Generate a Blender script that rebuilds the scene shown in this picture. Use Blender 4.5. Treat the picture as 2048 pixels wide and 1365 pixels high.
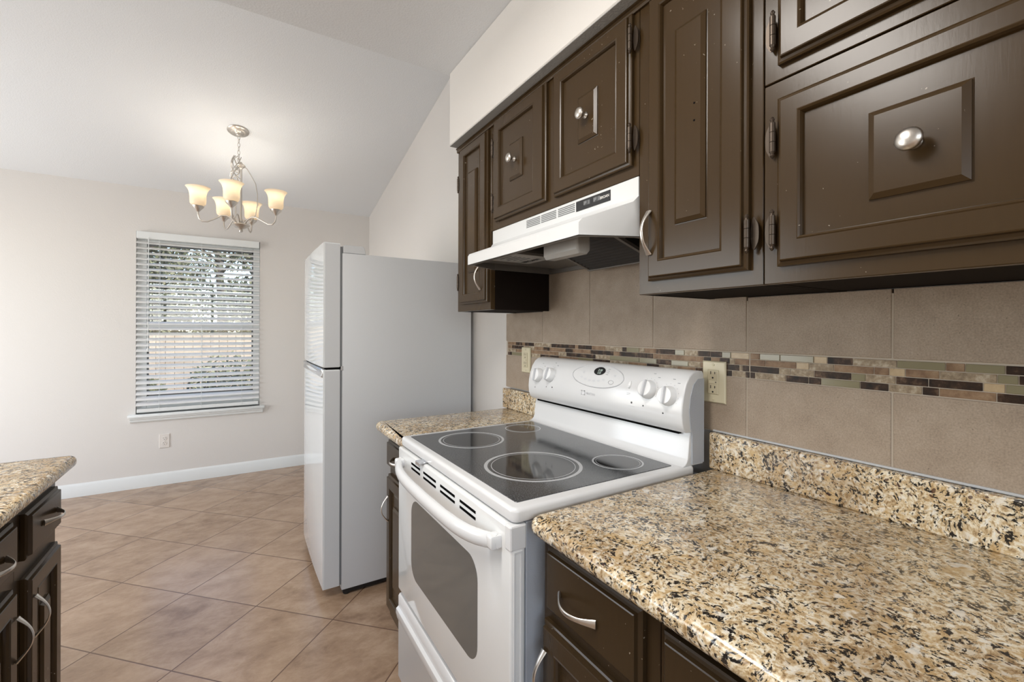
import bpy, bmesh, math, random
from math import sin, cos, pi, radians, sqrt, atan2
from mathutils import Vector, Matrix

for o in list(bpy.data.objects):
    bpy.data.objects.remove(o)
SC = bpy.context.scene
COL = SC.collection
random.seed(7)

# ---------------------------------------------------------------- camera
CAM_H = 1.294
cd = bpy.data.cameras.new('camera')
cd.sensor_width = 36.0
cd.lens = 892.8 / 2048 * 36.0
cd.shift_y = -(682.5 - 659.2) / 2048
cd.clip_start = 0.02
cd.clip_end = 200
cam = bpy.data.objects.new('camera', cd)
COL.objects.link(cam)
YAW, ROLL = 0.55176, 0.00326
fwd = Vector((sin(YAW), cos(YAW), 0)); rgt = Vector((cos(YAW), -sin(YAW), 0)); up = Vector((0, 0, 1))
r2 = rgt * cos(ROLL) + up * sin(ROLL); u2 = -rgt * sin(ROLL) + up * cos(ROLL)
m = Matrix((r2, u2, -fwd)).transposed().to_4x4()
m.translation = (0, 0, CAM_H)
cam.matrix_world = m
SC.camera = cam

# ---------------------------------------------------------------- view, world, lights
SC.view_settings.view_transform = 'Standard'
SC.view_settings.look = 'None'
SC.view_settings.gamma = 1
SC.view_settings.use_curve_mapping = False
SC.view_settings.exposure = 0.0
SC.cycles.use_denoising = True
SC.cycles.sample_clamp_indirect = 8

w = bpy.data.worlds.new('sky'); SC.world = w
w.use_nodes = True
nt = w.node_tree; nt.nodes.clear()
sky = nt.nodes.new('ShaderNodeTexSky'); sky.sky_type = 'NISHITA'
sky.sun_disc = False; sky.sun_elevation = radians(48); sky.sun_rotation = radians(140)
bg = nt.nodes.new('ShaderNodeBackground'); bg.inputs[1].default_value = 0.42
wo = nt.nodes.new('ShaderNodeOutputWorld')
nt.links.new(sky.outputs[0], bg.inputs[0]); nt.links.new(bg.outputs[0], wo.inputs[0])

def add_light(name, kind, loc, energy, color=(1, 1, 1), rot=None, aim=None, **kw):
    l = bpy.data.lights.new(name, kind); l.energy = energy; l.color = color
    for k, v in kw.items(): setattr(l, k, v)
    o = bpy.data.objects.new(name, l); COL.objects.link(o); o.location = loc
    if aim is not None:
        o.rotation_euler = (Vector(aim) - Vector(loc)).to_track_quat('-Z', 'Y').to_euler()
    elif rot: o.rotation_euler = rot
    return o

# sun over the garden, from the side of the house behind the camera
add_light('sun', 'SUN', (3, -6, 9), 6, (1.0, 0.95, 0.86), aim=(3 - 4.0, -6 + 6.0, 9 - 8.5), angle=radians(0.6))
KL = (-0.38, 0.74, 2.43)             # kitchen ceiling lamp
add_light('kitchen_lamp_light', 'AREA', (KL[0], KL[1], 2.338), 23, (1.0, 0.955, 0.90), rot=(0, 0, 0), shape='RECTANGLE', size=1.06, size_y=0.34)
# added fill lights, set in invented openings of wall_front and wall_left
add_light('front_window_daylight', 'AREA', (-0.9, -2.66, 1.80), 35, (0.95, 0.975, 1.0), aim=(-0.9, 5, 1.80), shape='RECTANGLE', size=2.6, size_y=1.1)
add_light('side_window_daylight', 'AREA', (-2.66, 3.2, 1.25), 67, (1.0, 0.99, .975), aim=(5, 3.2, 1.25), shape='RECTANGLE', size=2.2, size_y=1.9)

# ---------------------------------------------------------------- object helpers
WL = {}
def T(name, label, cat, loc, group=None):
    o = bpy.data.objects.new(name, None); COL.objects.link(o)
    o.empty_display_size = 0.05
    o.location = loc; o['label'] = label; o['category'] = cat
    if group: o['group'] = group
    WL[o.name] = Vector(loc)
    return o

def tag(o, label, cat, group=None):
    o['label'] = label; o['category'] = cat
    if group: o['group'] = group
    return o

def O(name, bm, mat, parent=None, smooth=None, label=None, origin=None):
    """link bm (world coordinates) as one mesh object; children are stored relative to their thing"""
    me = bpy.data.meshes.new(name)
    off = Vector(origin) if origin else (WL[parent.name] if parent else Vector((0, 0, 0)))
    bm.normal_update()
    bmesh.ops.translate(bm, verts=bm.verts, vec=-off)
    bm.to_mesh(me); bm.free()
    mats = mat if isinstance(mat, (list, tuple)) else [mat]
    for q in mats: me.materials.append(q)
    if smooth is not None:
        me.shade_smooth(); me.set_sharp_from_angle(angle=radians(smooth))
    o = bpy.data.objects.new(name, me); COL.objects.link(o)
    WL[o.name] = off
    if parent:
        o.parent = parent
        o.location = off - WL[parent.name]
    else:
        o.location = off
    if label: o['label'] = label
    return o

def S(name, bm, mat, smooth=None, parent=None):
    o = O(name, bm, mat, parent, smooth)
    o['kind'] = 'structure'
    return o

def BM(): return bmesh.new()

def merge(dst, src, mi=0):
    vm = {}
    for v in src.verts: vm[v] = dst.verts.new(v.co)
    for f in src.faces:
        try:
            nf = dst.faces.new([vm[v] for v in f.verts]); nf.material_index = mi
        except ValueError: pass
    src.free()

def box(bm, x0, x1, y0, y1, z0, z1, bev=0.0, seg=2, mi=0):
    t = bmesh.new()
    bmesh.ops.create_cube(t, size=1)
    for v in t.verts:
        v.co = Vector((x0 + (v.co.x + .5) * (x1 - x0), y0 + (v.co.y + .5) * (y1 - y0), z0 + (v.co.z + .5) * (z1 - z0)))
    if bev > 0:
        bmesh.ops.bevel(t, geom=list(t.edges), offset=bev, segments=seg, profile=.5, affect='EDGES')
    bmesh.ops.recalc_face_normals(t, faces=t.faces)
    merge(bm, t, mi)
    return bm

def slab(bm, poly, z0, z1, bev=0.0, seg=4, mi=0):
    t = bmesh.new()
    lo = [t.verts.new((p[0], p[1], z0)) for p in poly]; hi = [t.verts.new((p[0], p[1], z1)) for p in poly]
    n = len(poly)
    t.faces.new(hi); t.faces.new(lo[::-1])
    for i in range(n): t.faces.new((lo[i], lo[(i + 1) % n], hi[(i + 1) % n], hi[i]))
    bmesh.ops.recalc_face_normals(t, faces=t.faces)
    if bev > 0:
        ed = [e for e in t.edges if abs(e.verts[0].co.z - e.verts[1].co.z) < 1e-6]
        bmesh.ops.bevel(t, geom=ed, offset=bev, segments=seg, profile=.5, affect='EDGES')
    merge(bm, t, mi)

def rrect(x0, x1, y0, y1, r, n=6):
    if not isinstance(r, (list, tuple)): r = [r] * 4
    pts = []
    for (cx, cy, a, rr) in ((x1, y1, 0, r[0]), (x0, y1, 90, r[1]), (x0, y0, 180, r[2]), (x1, y0, 270, r[3])):
        sx = -1 if cx == x1 else 1; sy = -1 if cy == y1 else 1
        if rr <= 0: pts.append((cx, cy)); continue
        for i in range(n + 1):
            t = radians(a + 90 * i / n)
            pts.append((cx + sx * rr + rr * cos(t), cy + sy * rr + rr * sin(t)))
    return pts

def prism(bm, prof, y0, y1, bev=0, axis='y', mi=0):
    """prof: (x,z) points extruded along y (axis y) or (y,z) points along x"""
    t = bmesh.new()
    mk = (lambda p, s: (p[0], s, p[1])) if axis == 'y' else (lambda p, s: (s, p[0], p[1]))
    a = [t.verts.new(mk(p, y0)) for p in prof]; b = [t.verts.new(mk(p, y1)) for p in prof]
    n = len(prof)
    fa = t.faces.new(a); fb = t.faces.new(b[::-1])
    for i in range(n): t.faces.new((a[(i + 1) % n], a[i], b[i], b[(i + 1) % n]))
    bmesh.ops.recalc_face_normals(t, faces=t.faces)
    if bev > 0:
        ed = list(fa.edges) + list(fb.edges)
        bmesh.ops.bevel(t, geom=ed, offset=bev, segments=3, profile=.5, affect='EDGES')
    merge(bm, t, mi)

def tube(bm, pts, r, n=10, flat=None, closed=False, mi=0, upv=None):
    """sweep a circle (or an ellipse, flat=(a,b) factors) along pts; r number or list"""
    pts = [Vector(p) for p in pts]; N = len(pts)
    rs = r if isinstance(r, (list, tuple)) else [r] * N
    t0 = (pts[1] - pts[0]).normalized()
    ref = Vector(upv) if upv else (Vector((0, 0, 1)) if abs(t0.z) < .9 else Vector((1, 0, 0)))
    nrm = (ref - t0 * ref.dot(t0)).normalized()
    rings = []; prev = t0
    for i in range(N):
        if closed: t = (pts[(i + 1) % N] - pts[i - 1]).normalized()
        elif i == 0: t = t0
        elif i == N - 1: t = (pts[-1] - pts[-2]).normalized()
        else: t = (pts[i + 1] - pts[i - 1]).normalized()
        q = prev.rotation_difference(t); nrm = q @ nrm; nrm = (nrm - t * nrm.dot(t)).normalized(); prev = t
        bi = t.cross(nrm)
        fa, fb = flat if flat else (1, 1)
        rings.append([bm.verts.new(pts[i] + nrm * (rs[i] * fa * cos(2 * pi * k / n)) + bi * (rs[i] * fb * sin(2 * pi * k / n))) for k in range(n)])
    for i in range(N if closed else N - 1):
        A = rings[i]; B = rings[(i + 1) % N]
        for k in range(n):
            f = bm.faces.new((A[k], A[(k + 1) % n], B[(k + 1) % n], B[k])); f.material_index = mi
    if not closed:
        bm.faces.new(rings[0][::-1]).material_index = mi; bm.faces.new(rings[-1]).material_index = mi

def lathe(bm, prof, org, axis=(0, 0, 1), n=24, sx=1.0, sy=1.0, mi=0, xdir=None):
    """prof: (radius, height) along axis"""
    ax = Vector(axis).normalized(); org = Vector(org)
    rf = Vector(xdir) if xdir else (Vector((1, 0, 0)) if abs(ax.x) < .8 else Vector((0, 1, 0)))
    e1 = (rf - ax * rf.dot(ax)).normalized(); e2 = ax.cross(e1)
    rings = []
    for (r, h) in prof:
        if r < 1e-6: rings.append([bm.verts.new(org + ax * h)])
        else: rings.append([bm.verts.new(org + ax * h + e1 * (r * sx * cos(2 * pi * k / n)) + e2 * (r * sy * sin(2 * pi * k / n))) for k in range(n)])
    for A, B in zip(rings[:-1], rings[1:]):
        for k in range(n):
            k2 = (k + 1) % n
            if len(A) == 1 and len(B) == 1: continue
            if len(A) == 1: f = bm.faces.new((A[0], B[k2], B[k]))
            elif len(B) == 1: f = bm.faces.new((A[k], A[k2], B[0]))
            else: f = bm.faces.new((A[k], A[k2], B[k2], B[k]))
            f.material_index = mi
    if len(rings[0]) > 1: bm.faces.new(rings[0][::-1]).material_index = mi
    if len(rings[-1]) > 1: bm.faces.new(rings[-1]).material_index = mi

def rects(bm, org, U, N, loops, back=True, mi=0):
    """nested rectangles (u0,u1,v0,v1,n) joined by quads: stepped / raised panels"""
    org = Vector(org); U = Vector(U); N = Vector(N); V = Vector((0, 0, 1))
    R = []
    for (u0, u1, v0, v1, n) in loops:
        R.append([bm.verts.new(org + U * u + V * v + N * n) for (u, v) in ((u0, v0), (u1, v0), (u1, v1), (u0, v1))])
    for A, B in zip(R[:-1], R[1:]):
        for k in range(4):
            bm.faces.new((A[k], A[(k + 1) % 4], B[(k + 1) % 4], B[k])).material_index = mi
    bm.faces.new(R[-1]).material_index = mi
    if back: bm.faces.new(R[0][::-1]).material_index = mi

def text_bm(body, size, org, U, V, thick=0.0004, align='CENTER', bold=0.0):
    c = bpy.data.curves.new('lettering_curve', 'FONT'); c.body = body; c.size = size
    c.align_x = align; c.align_y = 'CENTER'; c.extrude = thick; c.offset = bold
    o = bpy.data.objects.new('lettering_tmp', c); COL.objects.link(o)
    dg = bpy.context.evaluated_depsgraph_get(); dg.update()
    me = bpy.data.meshes.new_from_object(o.evaluated_get(dg))
    bpy.data.objects.remove(o); bpy.data.curves.remove(c)
    bm = bmesh.new(); bm.from_mesh(me); bpy.data.meshes.remove(me)
    U = Vector(U).normalized(); V = Vector(V).normalized(); N = U.cross(V); org = Vector(org)
    for v in bm.verts: v.co = org + U * v.co.x + V * v.co.y + N * v.co.z
    return bm

# ---------------------------------------------------------------- materials
def mat(name, col=(.8, .8, .8), rough=.5, metal=0.0, spec=.5, **kw):
    m = bpy.data.materials.new(name); m.use_nodes = True
    b = m.node_tree.nodes['Principled BSDF']
    b.inputs['Base Color'].default_value = (*col, 1); b.inputs['Roughness'].default_value = rough
    b.inputs['Metallic'].default_value = metal; b.inputs['Specular IOR Level'].default_value = spec
    for k, v in kw.items(): b.inputs[k].default_value = v
    return m

class G:
    """small node-graph helper"""
    def __init__(s, m):
        s.m = m; s.t = m.node_tree; s.b = s.t.nodes['Principled BSDF']
        s.co = s.t.nodes.new('ShaderNodeTexCoord').outputs['Object']
    def n(s, typ, ins=None, **kw):
        q = s.t.nodes.new(typ)
        for k, v in kw.items(): setattr(q, k, v)
        for k, v in (ins or {}).items():
            if hasattr(v, 'is_output'): s.t.links.new(v, q.inputs[k])
            else: q.inputs[k].default_value = v
        return q
    def l(s, a, b): s.t.links.new(a, b)
    def noise(s, scale, detail=4, rough=.5, vec=None, dist=0.0):
        return s.n('ShaderNodeTexNoise', {'Vector': vec or s.co, 'Scale': scale, 'Detail': detail, 'Roughness': rough, 'Distortion': dist}).outputs['Fac']
    def ramp(s, fac, stops, interp='LINEAR'):
        r = s.n('ShaderNodeValToRGB', {'Fac': fac}); e = r.color_ramp.elements
        r.color_ramp.interpolation = interp
        while len(e) < len(stops): e.new(.5)
        for i, (p, c) in enumerate(stops):
            e[i].position = p; e[i].color = (*c, 1) if len(c) == 3 else c
        return r.outputs['Color']
    def mix(s, fac, a, b, mode='MIX'):
        q = s.n('ShaderNodeMix', data_type='RGBA', blend_type=mode)
        for k, v in ((0, fac), (6, a), (7, b)):
            if hasattr(v, 'is_output'): s.l(v, q.inputs[k])
            else: q.inputs[k].default_value = v if k == 0 else (*v, 1)
        return q.outputs[2]
    def math(s, op, a, b=0.0, c=None):
        q = s.n('ShaderNodeMath', operation=op)
        for k, v in ((0, a), (1, b)) + (((2, c),) if c is not None else ()):
            if hasattr(v, 'is_output'): s.l(v, q.inputs[k])
            else: q.inputs[k].default_value = v
        return q.outputs[0]
    def bump(s, h, strength=.1, dist=.01):
        q = s.n('ShaderNodeBump', {'Height': h, 'Strength': strength, 'Distance': dist})
        s.l(q.outputs[0], s.b.inputs['Normal'])
    def color(s, c): s.l(c, s.b.inputs['Base Color'])

def plaster(name, col, bump=.12, rough=.75):
    m = mat(name, col, rough, spec=.25); g = G(m)
    g.bump(g.noise(140, 3, .55), bump, .006)
    n = g.noise(1.3, 3)
    g.color(g.mix(g.math('MULTIPLY', n, .12), col, tuple(c * .86 for c in col)))
    return m

M = {}
M['wall'] = plaster('wall_paint', (.70, .675, .648))
M['soffit'] = plaster('soffit_paint', (.76, .735, .70))
M['ceiling'] = plaster('ceiling_paint', (.765, .785, .805), .25)
M['trim'] = mat('white_trim', (.74, .765, .765), .35)

def brown_paint(name, base, grain):
    m = mat(name, base, .23, spec=.30); g = G(m)
    mp = g.n('ShaderNodeMapping', {'Vector': g.co, 'Scale': (14, 14, 1.6)}).outputs[0]
    gr = g.noise(9, 6, .62, mp, .6)
    fine = g.noise(220, 2, .5)
    h = g.math('ADD', g.math('MULTIPLY', gr, grain), g.math('MULTIPLY', fine, .25))
    g.bump(h, .05, .002)
    dark = tuple(c * .82 for c in base)
    c = g.mix(g.math('MULTIPLY', gr, .8), base, dark)
    sp = g.noise(120, 2, .6); area = g.noise(7, 2)
    chip = g.math('GREATER_THAN', g.math('ADD', sp, g.math('MULTIPLY', area, .28)), .905)
    g.color(g.mix(chip, c, (.30, .26, .20)))
    return m
M['brown'] = brown_paint('brown_cabinet_paint', (.051, .0300, .0122), .6)
M['brown_base'] = brown_paint('dark_brown_cabinet_paint', (.043, .0265, .0125), .7)
M['dark'] = mat('dark_cabinet_inside', (.012, .008, .006), .8, spec=.1)  # wall cabinet sides and underside: bare wood with shade painted in as near-black
M['black'] = mat('black_plastic', (.012, .012, .013), .35)
M['shadowgap'] = mat('black_gap', (.006, .006, .006), .9, spec=0)
M['nickel'] = mat('brushed_nickel', (.62, .585, .54), .33, 1.0)
M['hinge'] = mat('painted_hinge', (.075, .055, .04), .35, .55)
M['appl'] = mat('white_enamel', (.70, .705, .712), .16, spec=.5)
M['hoodw'] = mat('white_hood_enamel', (.66, .668, .67), .28)
M['hoodin'] = mat('grey_hood_inside', (.165, .152, .138), .4, .3)
M['fr_front'] = mat('glossy_white_door', (.72, .74, .75), .05)
M['grey'] = mat('grey_print', (.34, .35, .37), .5)
M['label'] = mat('pale_label', (.62, .60, .57), .5)
M['steel'] = mat('handle_steel', (.62, .63, .65), .2, .9)
M['gasket'] = mat('grey_gasket', (.16, .165, .17), .6)

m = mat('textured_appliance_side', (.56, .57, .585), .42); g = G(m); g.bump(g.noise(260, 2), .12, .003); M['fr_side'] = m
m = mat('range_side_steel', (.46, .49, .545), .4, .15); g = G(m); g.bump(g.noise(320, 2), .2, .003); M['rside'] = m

m = mat('granite', (.6, .5, .35), .16, spec=.5); g = G(m)
wv = g.n('ShaderNodeTexNoise', {'Vector': g.co, 'Scale': 16.0, 'Detail': 3.0}).outputs['Color']
vec = g.n('ShaderNodeMix', {0: .045, 4: g.co, 5: wv}, data_type='VECTOR').outputs[1]
base = g.ramp(g.noise(125, 8, .68, vec), [(.30, (.15, .09, .045)), (.40, (.42, .29, .155)), (.48, (.60, .47, .29)), (.55, (.78, .70, .54)), (.66, (.80, .78, .72))])
veil = g.ramp(g.noise(9, 3, .5, vec), [(.38, (.66, .58, .50)), (.56, (1, 1, 1))])
c = g.mix(.45, base, veil, 'MULTIPLY')
spk = g.noise(190, 5, .66, vec); clus = g.noise(55, 3, .55, vec)
dm = g.ramp(g.math('ADD', spk, g.math('MULTIPLY', clus, .55)), [(.814, (0,) * 3), (.866, (1,) * 3)])
veil2 = g.ramp(g.noise(4.5, 4, .6, vec), [(.40, (.66, .62, .60)), (.55, (1, 1, 1))])
c = g.mix(.6, c, veil2, 'MULTIPLY')
gold = g.ramp(g.noise(36, 5, .6, g.n('ShaderNodeMapping', {'Vector': vec, 'Location': (1.3, 9.2, 6.6)}).outputs[0]), [(.50, (0,) * 3), (.64, (1,) * 3)])
c = g.mix(g.math('MULTIPLY', gold, .6), c, (.52, .345, .15))
c = g.mix(dm, c, (.022, .019, .017))
big = g.ramp(g.noise(58, 6, .72, g.n('ShaderNodeMapping', {'Vector': vec, 'Location': (7.7, 2.2, 4.1)}).outputs[0], .6), [(.655, (0,) * 3), (.70, (1,) * 3)])
c = g.mix(g.math('MULTIPLY', big, .85), c, (.045, .038, .034))
wt = g.ramp(g.noise(44, 5, .5, g.n('ShaderNodeMapping', {'Vector': vec, 'Location': (3.1, 1.7, 5.2)}).outputs[0]), [(.625, (0,) * 3), (.68, (1,) * 3)])
c = g.mix(g.math('MULTIPLY', wt, .75), c, (.80, .76, .68))
vor = g.n('ShaderNodeTexVoronoi', {'Vector': vec, 'Scale': 75.0})
gd = g.math('MULTIPLY', g.math('LESS_THAN', vor.outputs['Distance'], .20), g.math('GREATER_THAN', g.n('ShaderNodeSeparateColor', {'Color': vor.outputs['Color']}).outputs[0], .72))
c = g.mix(g.math('MULTIPLY', gd, .85), c, (.06, .022, .016))
g.color(c); M['granite'] = m

# floor: 16 inch tiles laid on the diagonal
m = mat('floor_tile', (.4, .25, .17), .42, spec=.6); g = G(m)
sx = g.n('ShaderNodeSeparateXYZ', {'Vector': g.co})
s2 = 1 / sqrt(2)
P = 0.4055
u = g.math('DIVIDE', g.math('SUBTRACT', g.math('MULTIPLY', g.math('ADD', sx.outputs[0], sx.outputs[1]), s2), 1.3420 - 10 * P), P)
v = g.math('DIVIDE', g.math('SUBTRACT', g.math('MULTIPLY', g.math('SUBTRACT', sx.outputs[1], sx.outputs[0]), s2), 2.0420 - 20 * P), P)
fu = g.math('FRACT', u); fv = g.math('FRACT', v)
eu = g.math('MINIMUM', fu, g.math('SUBTRACT', 1.0, fu)); ev = g.math('MINIMUM', fv, g.math('SUBTRACT', 1.0, fv))
ed = g.math('MINIMUM', eu, ev)
grout = g.ramp(ed, [(.0050, (1,) * 3), (.0080, (0,) * 3)])
cell = g.n('ShaderNodeCombineXYZ', {0: g.math('FLOOR', u), 1: g.math('FLOOR', v)}).outputs[0]
wn = g.n('ShaderNodeTexWhiteNoise', {'Vector': cell})
off = g.n('ShaderNodeVectorMath', {0: g.co, 1: wn.outputs['Color']}, operation='ADD').outputs[0]
mp = g.n('ShaderNodeMapping', {'Vector': off, 'Rotation': (0, 0, radians(45)), 'Scale': (1, 1.5, 1)}).outputs[0]
n1 = g.noise(6.5, 9, .68, mp, .2)
c = g.ramp(n1, [(.28, (.20, .12, .072)), (.46, (.325, .215, .138)), (.60, (.42, .295, .20)), (.76, (.50, .37, .26))])
fine = g.noise(60, 4, .6)
c = g.mix(g.math('MULTIPLY', fine, .35), c, (.24, .15, .095))
c = g.mix(g.math('MULTIPLY', g.n('ShaderNodeSeparateColor', {'Color': wn.outputs['Color']}).outputs[0], .22), c, (.56, .40, .28))
c = g.mix(grout, c, (.13, .075, .050))
g.color(c)
g.l(g.ramp(n1, [(.3, (.27,) * 3), (.8, (.19,) * 3)]), g.b.inputs['Roughness'])
g.bump(g.math('SUBTRACT', g.math('MULTIPLY', n1, .4), g.math('MULTIPLY', grout, .8)), .10, .003)
M['floor'] = m

def stone(name, stops, scale=14, rough=.55, spec=.4, fine=0):
    m = mat(name, (.5, .45, .4), rough, spec=spec); g = G(m)
    c = g.ramp(g.noise(scale, 8, .65), stops)
    if fine: c = g.mix(fine, c, g.ramp(g.noise(330, 3, .6), [(.3, tuple(q * .6 for q in stops[1][1])), (.7, tuple(min(1, q * 1.3) for q in stops[1][1]))]))
    pit = g.math('GREATER_THAN', g.noise(170, 2, .5), .735)
    c = g.mix(g.math('MULTIPLY', pit, .6), c, tuple(q * .35 for q in stops[0][1]))
    g.color(c); return m
M['tile'] = stone('backsplash_tile', [(.25, (.24, .18, .132)), (.5, (.335, .265, .20)), (.75, (.41, .335, .265))], 17, fine=.5)
M['grout'] = mat('backsplash_grout', (.46, .40, .33), .85, spec=.1)
M['mos_d'] = stone('dark_emperador_mosaic', [(.36, (.012, .008, .006)), (.52, (.045, .024, .014)), (.63, (.13, .08, .05)), (.74, (.30, .22, .15))], 42, .38, .2)
M['mos_b'] = stone('brown_marble_mosaic', [(.3, (.15, .085, .05)), (.55, (.27, .175, .105)), (.75, (.36, .26, .17))], 45, .4, .2)
M['mos_m'] = stone('beige_marble_mosaic', [(.35, (.20, .15, .10)), (.5, (.32, .25, .17)), (.64, (.50, .43, .33))], 75, .4, .2)
M['mos_t'] = stone('tan_stone_mosaic', [(.3, (.40, .29, .165)), (.7, (.52, .40, .25))], 40, .3)
M['mos_g'] = mat('olive_glass_mosaic', (.215, .19, .11), .16, spec=.5)
M['caulk'] = mat('grey_caulk', (.45, .46, .47), .6)

m = mat('ceramic_glass', (.032, .034, .038), .07, spec=.7); g = G(m)
g.l(g.ramp(g.noise(6, 6, .7), [(.35, (.06,) * 3), (.7, (.19,) * 3)]), g.b.inputs['Roughness'])
g.color(g.ramp(g.noise(420, 1), [(.55, (.045, .048, .052)), (.7, (.16, .165, .17))])); M['ceram'] = m
m = mat('burner_glass', (.016, .016, .017), .07, spec=.7); g = G(m)
n = g.noise(30, 6, .7, None, .8)
g.color(g.ramp(n, [(.60, (.017, .017, .018)), (.74, (.11, .105, .10))])); M['burner'] = m
M['ring'] = mat('burner_ring_print', (.42, .43, .44), .18)
M['oven_glass'] = mat('oven_window_glass', (.12, .123, .12), .05, spec=.7)
M['enamel'] = mat('glossy_white_glass', (.74, .745, .74), .06, spec=.6)
M['ivory'] = mat('ivory_plate', (.62, .56, .40), .35)
M['ivory2'] = mat('ivory_receptacle', (.56, .50, .35), .3)
M['whitep'] = mat('white_plate', (.74, .70, .66), .35)
M['knobw'] = mat('white_knob', (.82, .825, .83), .2)
M['knobg'] = mat('grey_knob_bar', (.60, .61, .63), .3)

m = mat('blind_slat', (.95, .95, .95), .4); g = G(m)
tr = g.n('ShaderNodeBsdfTranslucent', {'Color': (.95, .93, .90, 1)}); mx = g.n('ShaderNodeMixShader', {0: .20, 1: g.b.outputs[0], 2: tr.outputs[0]})
g.l(mx.outputs[0], g.t.nodes['Material Output'].inputs[0]); M['slat'] = m
M['fr_front'].node_tree.nodes['Principled BSDF'].inputs['Specular IOR Level'].default_value = .7
m = mat('window_glass'); g = G(m)
tp = g.n('ShaderNodeBsdfTransparent'); gl = g.n('ShaderNodeBsdfGlossy', {'Roughness': 0.0}); mx = g.n('ShaderNodeMixShader', {0: .07, 1: tp.outputs[0], 2: gl.outputs[0]})
g.l(mx.outputs[0], g.t.nodes['Material Output'].inputs[0]); M['glass'] = m
m = mat('frosted_shade_glass', (.90, .84, .74), .3); g = G(m)
tr = g.n('ShaderNodeBsdfTranslucent', {'Color': (1.0, .90, .74, 1)}); mx = g.n('ShaderNodeMixShader', {0: .32, 1: g.b.outputs[0], 2: tr.outputs[0]})
g.l(mx.outputs[0], g.t.nodes['Material Output'].inputs[0]); M['shade'] = m
def emit(name, col, s):
    m = mat(name, (0, 0, 0), .5); b = m.node_tree.nodes['Principled BSDF']
    b.inputs['Emission Color'].default_value = (*col, 1); b.inputs['Emission Strength'].default_value = s
    return m
M['bulb'] = emit('lit_bulb', (1, .86, .62), 2.4)
M['led'] = emit('clock_digits', (.62, .75, .66), .9)
M['lampglass'] = emit('lit_lamp_glass', (1, .95, .88), 5)
m = mat('fence_wood', (.62, .50, .38), .8); g = G(m)
g.color(g.ramp(g.noise(3, 5), [(.3, (.34, .27, .21)), (.7, (.54, .45, .36))])); M['fence'] = m
m = mat('grass', (.12, .15, .05), .9); g = G(m)
g.color(g.ramp(g.noise(7, 6, .7), [(.3, (.09, .10, .04)), (.7, (.26, .25, .12))])); M['grass'] = m
m = mat('leaf', (.12, .14, .05), .6); g = G(m)
g.color(g.ramp(g.noise(2.2, 4, .7), [(.38, (.02, .028, .016)), (.5, (.10, .11, .055)), (.66, (.34, .33, .21))])); M['leaf'] = m
M['bark'] = mat('bark', (.10, .08, .065), .9)
M['filter'] = mat('filter_mesh', (.022, .020, .018), .38, .3)
M['lens'] = mat('lamp_lens', (.40, .39, .37), .35)

# ---------------------------------------------------------------- room shell
W = 1.148; YB = 4.66; YF = -2.6; XL = -2.6; ZK = 2.43; YK = 1.855
SL = 0.223
zt = 2.44 + SL * (YB - YK)
bm = BM(); box(bm, XL - .1, W + .1, YF - .1, YB + .12, -.1, 0); S('floor', bm, M['floor'])
bm = BM()
# vaulted dining ceiling, the upright drop, the lower flat kitchen ceiling
prism(bm, [(YB + .12, 2.44 - SL * .12), (YK, zt), (YK - .02, zt + .12), (YB + .12, 2.60)], XL - .1, W + .1, axis='x')
box(bm, XL - .1, W + .1, YF - .1, YK, ZK, zt + .1)
S('ceiling', bm, M['ceiling'])
bm = BM(); box(bm, W, W + .1, YF - .1, YB, 0, 3.2); S('wall_right', bm, M['wall'])
WX0, WX1, WZ0, WZ1 = -.697, .174, .597, 2.08
bm = BM()
box(bm, XL - .1, WX0, YB, YB + .12, 0, 2.5); box(bm, WX1, W + .1, YB, YB + .12, 0, 2.5)
box(bm, WX0, WX1, YB, YB + .12, 0, WZ0); box(bm, WX0, WX1, YB, YB + .12, WZ1, 2.5)
S('wall_back', bm, M['wall'])
bm = BM()
a0, a1, c0, c1 = 2.1, 4.3, .3, 2.2
box(bm, XL - .1, XL, YF, a0, 0, 3.2); box(bm, XL - .1, XL, a1, YB, 0, 3.2)
box(bm, XL - .1, XL, a0, a1, 0, c0); box(bm, XL - .1, XL, a0, a1, c1, 3.2)
S('wall_left', bm, M['wall'])
bm = BM()
box(bm, XL - .1, -2.2, YF - .1, YF, 0, 2.6); box(bm, .4, W + .1, YF - .1, YF, 0, 2.6)
box(bm, -2.2, .4, YF - .1, YF, 0, .6); box(bm, -2.2, .4, YF - .1, YF, 2.3, 2.6)
S('wall_front', bm, M['wall'])
# bulkhead over the wall cabinets
bm = BM(); box(bm, .80, W, YF, 1.835, 2.107, ZK, .004, 1); S('wall_soffit', bm, M['soffit'])
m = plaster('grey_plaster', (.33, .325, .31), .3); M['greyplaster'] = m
bm = BM(); box(bm, .8015, .8395, YF, 1.833, 2.1045, 2.1068); S('trim_2', bm, M['greyplaster'])  # separate grey strip along the soffit underside, darker than the soffit
# back baseboard with a moulded top
prof = [(YB, 0), (YB - .014, 0), (YB - .014, .066), (YB - .011, .074), (YB - .011, .082), (YB - .006, .092), (YB - .003, .100), (YB, .100)]
bm = BM(); prism(bm, prof, XL, W, axis='x'); S('baseboard_back', bm, M['trim'], 30)
prof = [(W, 0), (W - .014, 0), (W - .014, .066), (W - .011, .074), (W - .011, .082), (W - .006, .092), (W - .003, .100), (W, .100)]
bm = BM(); prism(bm, prof, 1.89, YB - .016); S('baseboard_right', bm, M['trim'], 30)

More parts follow.
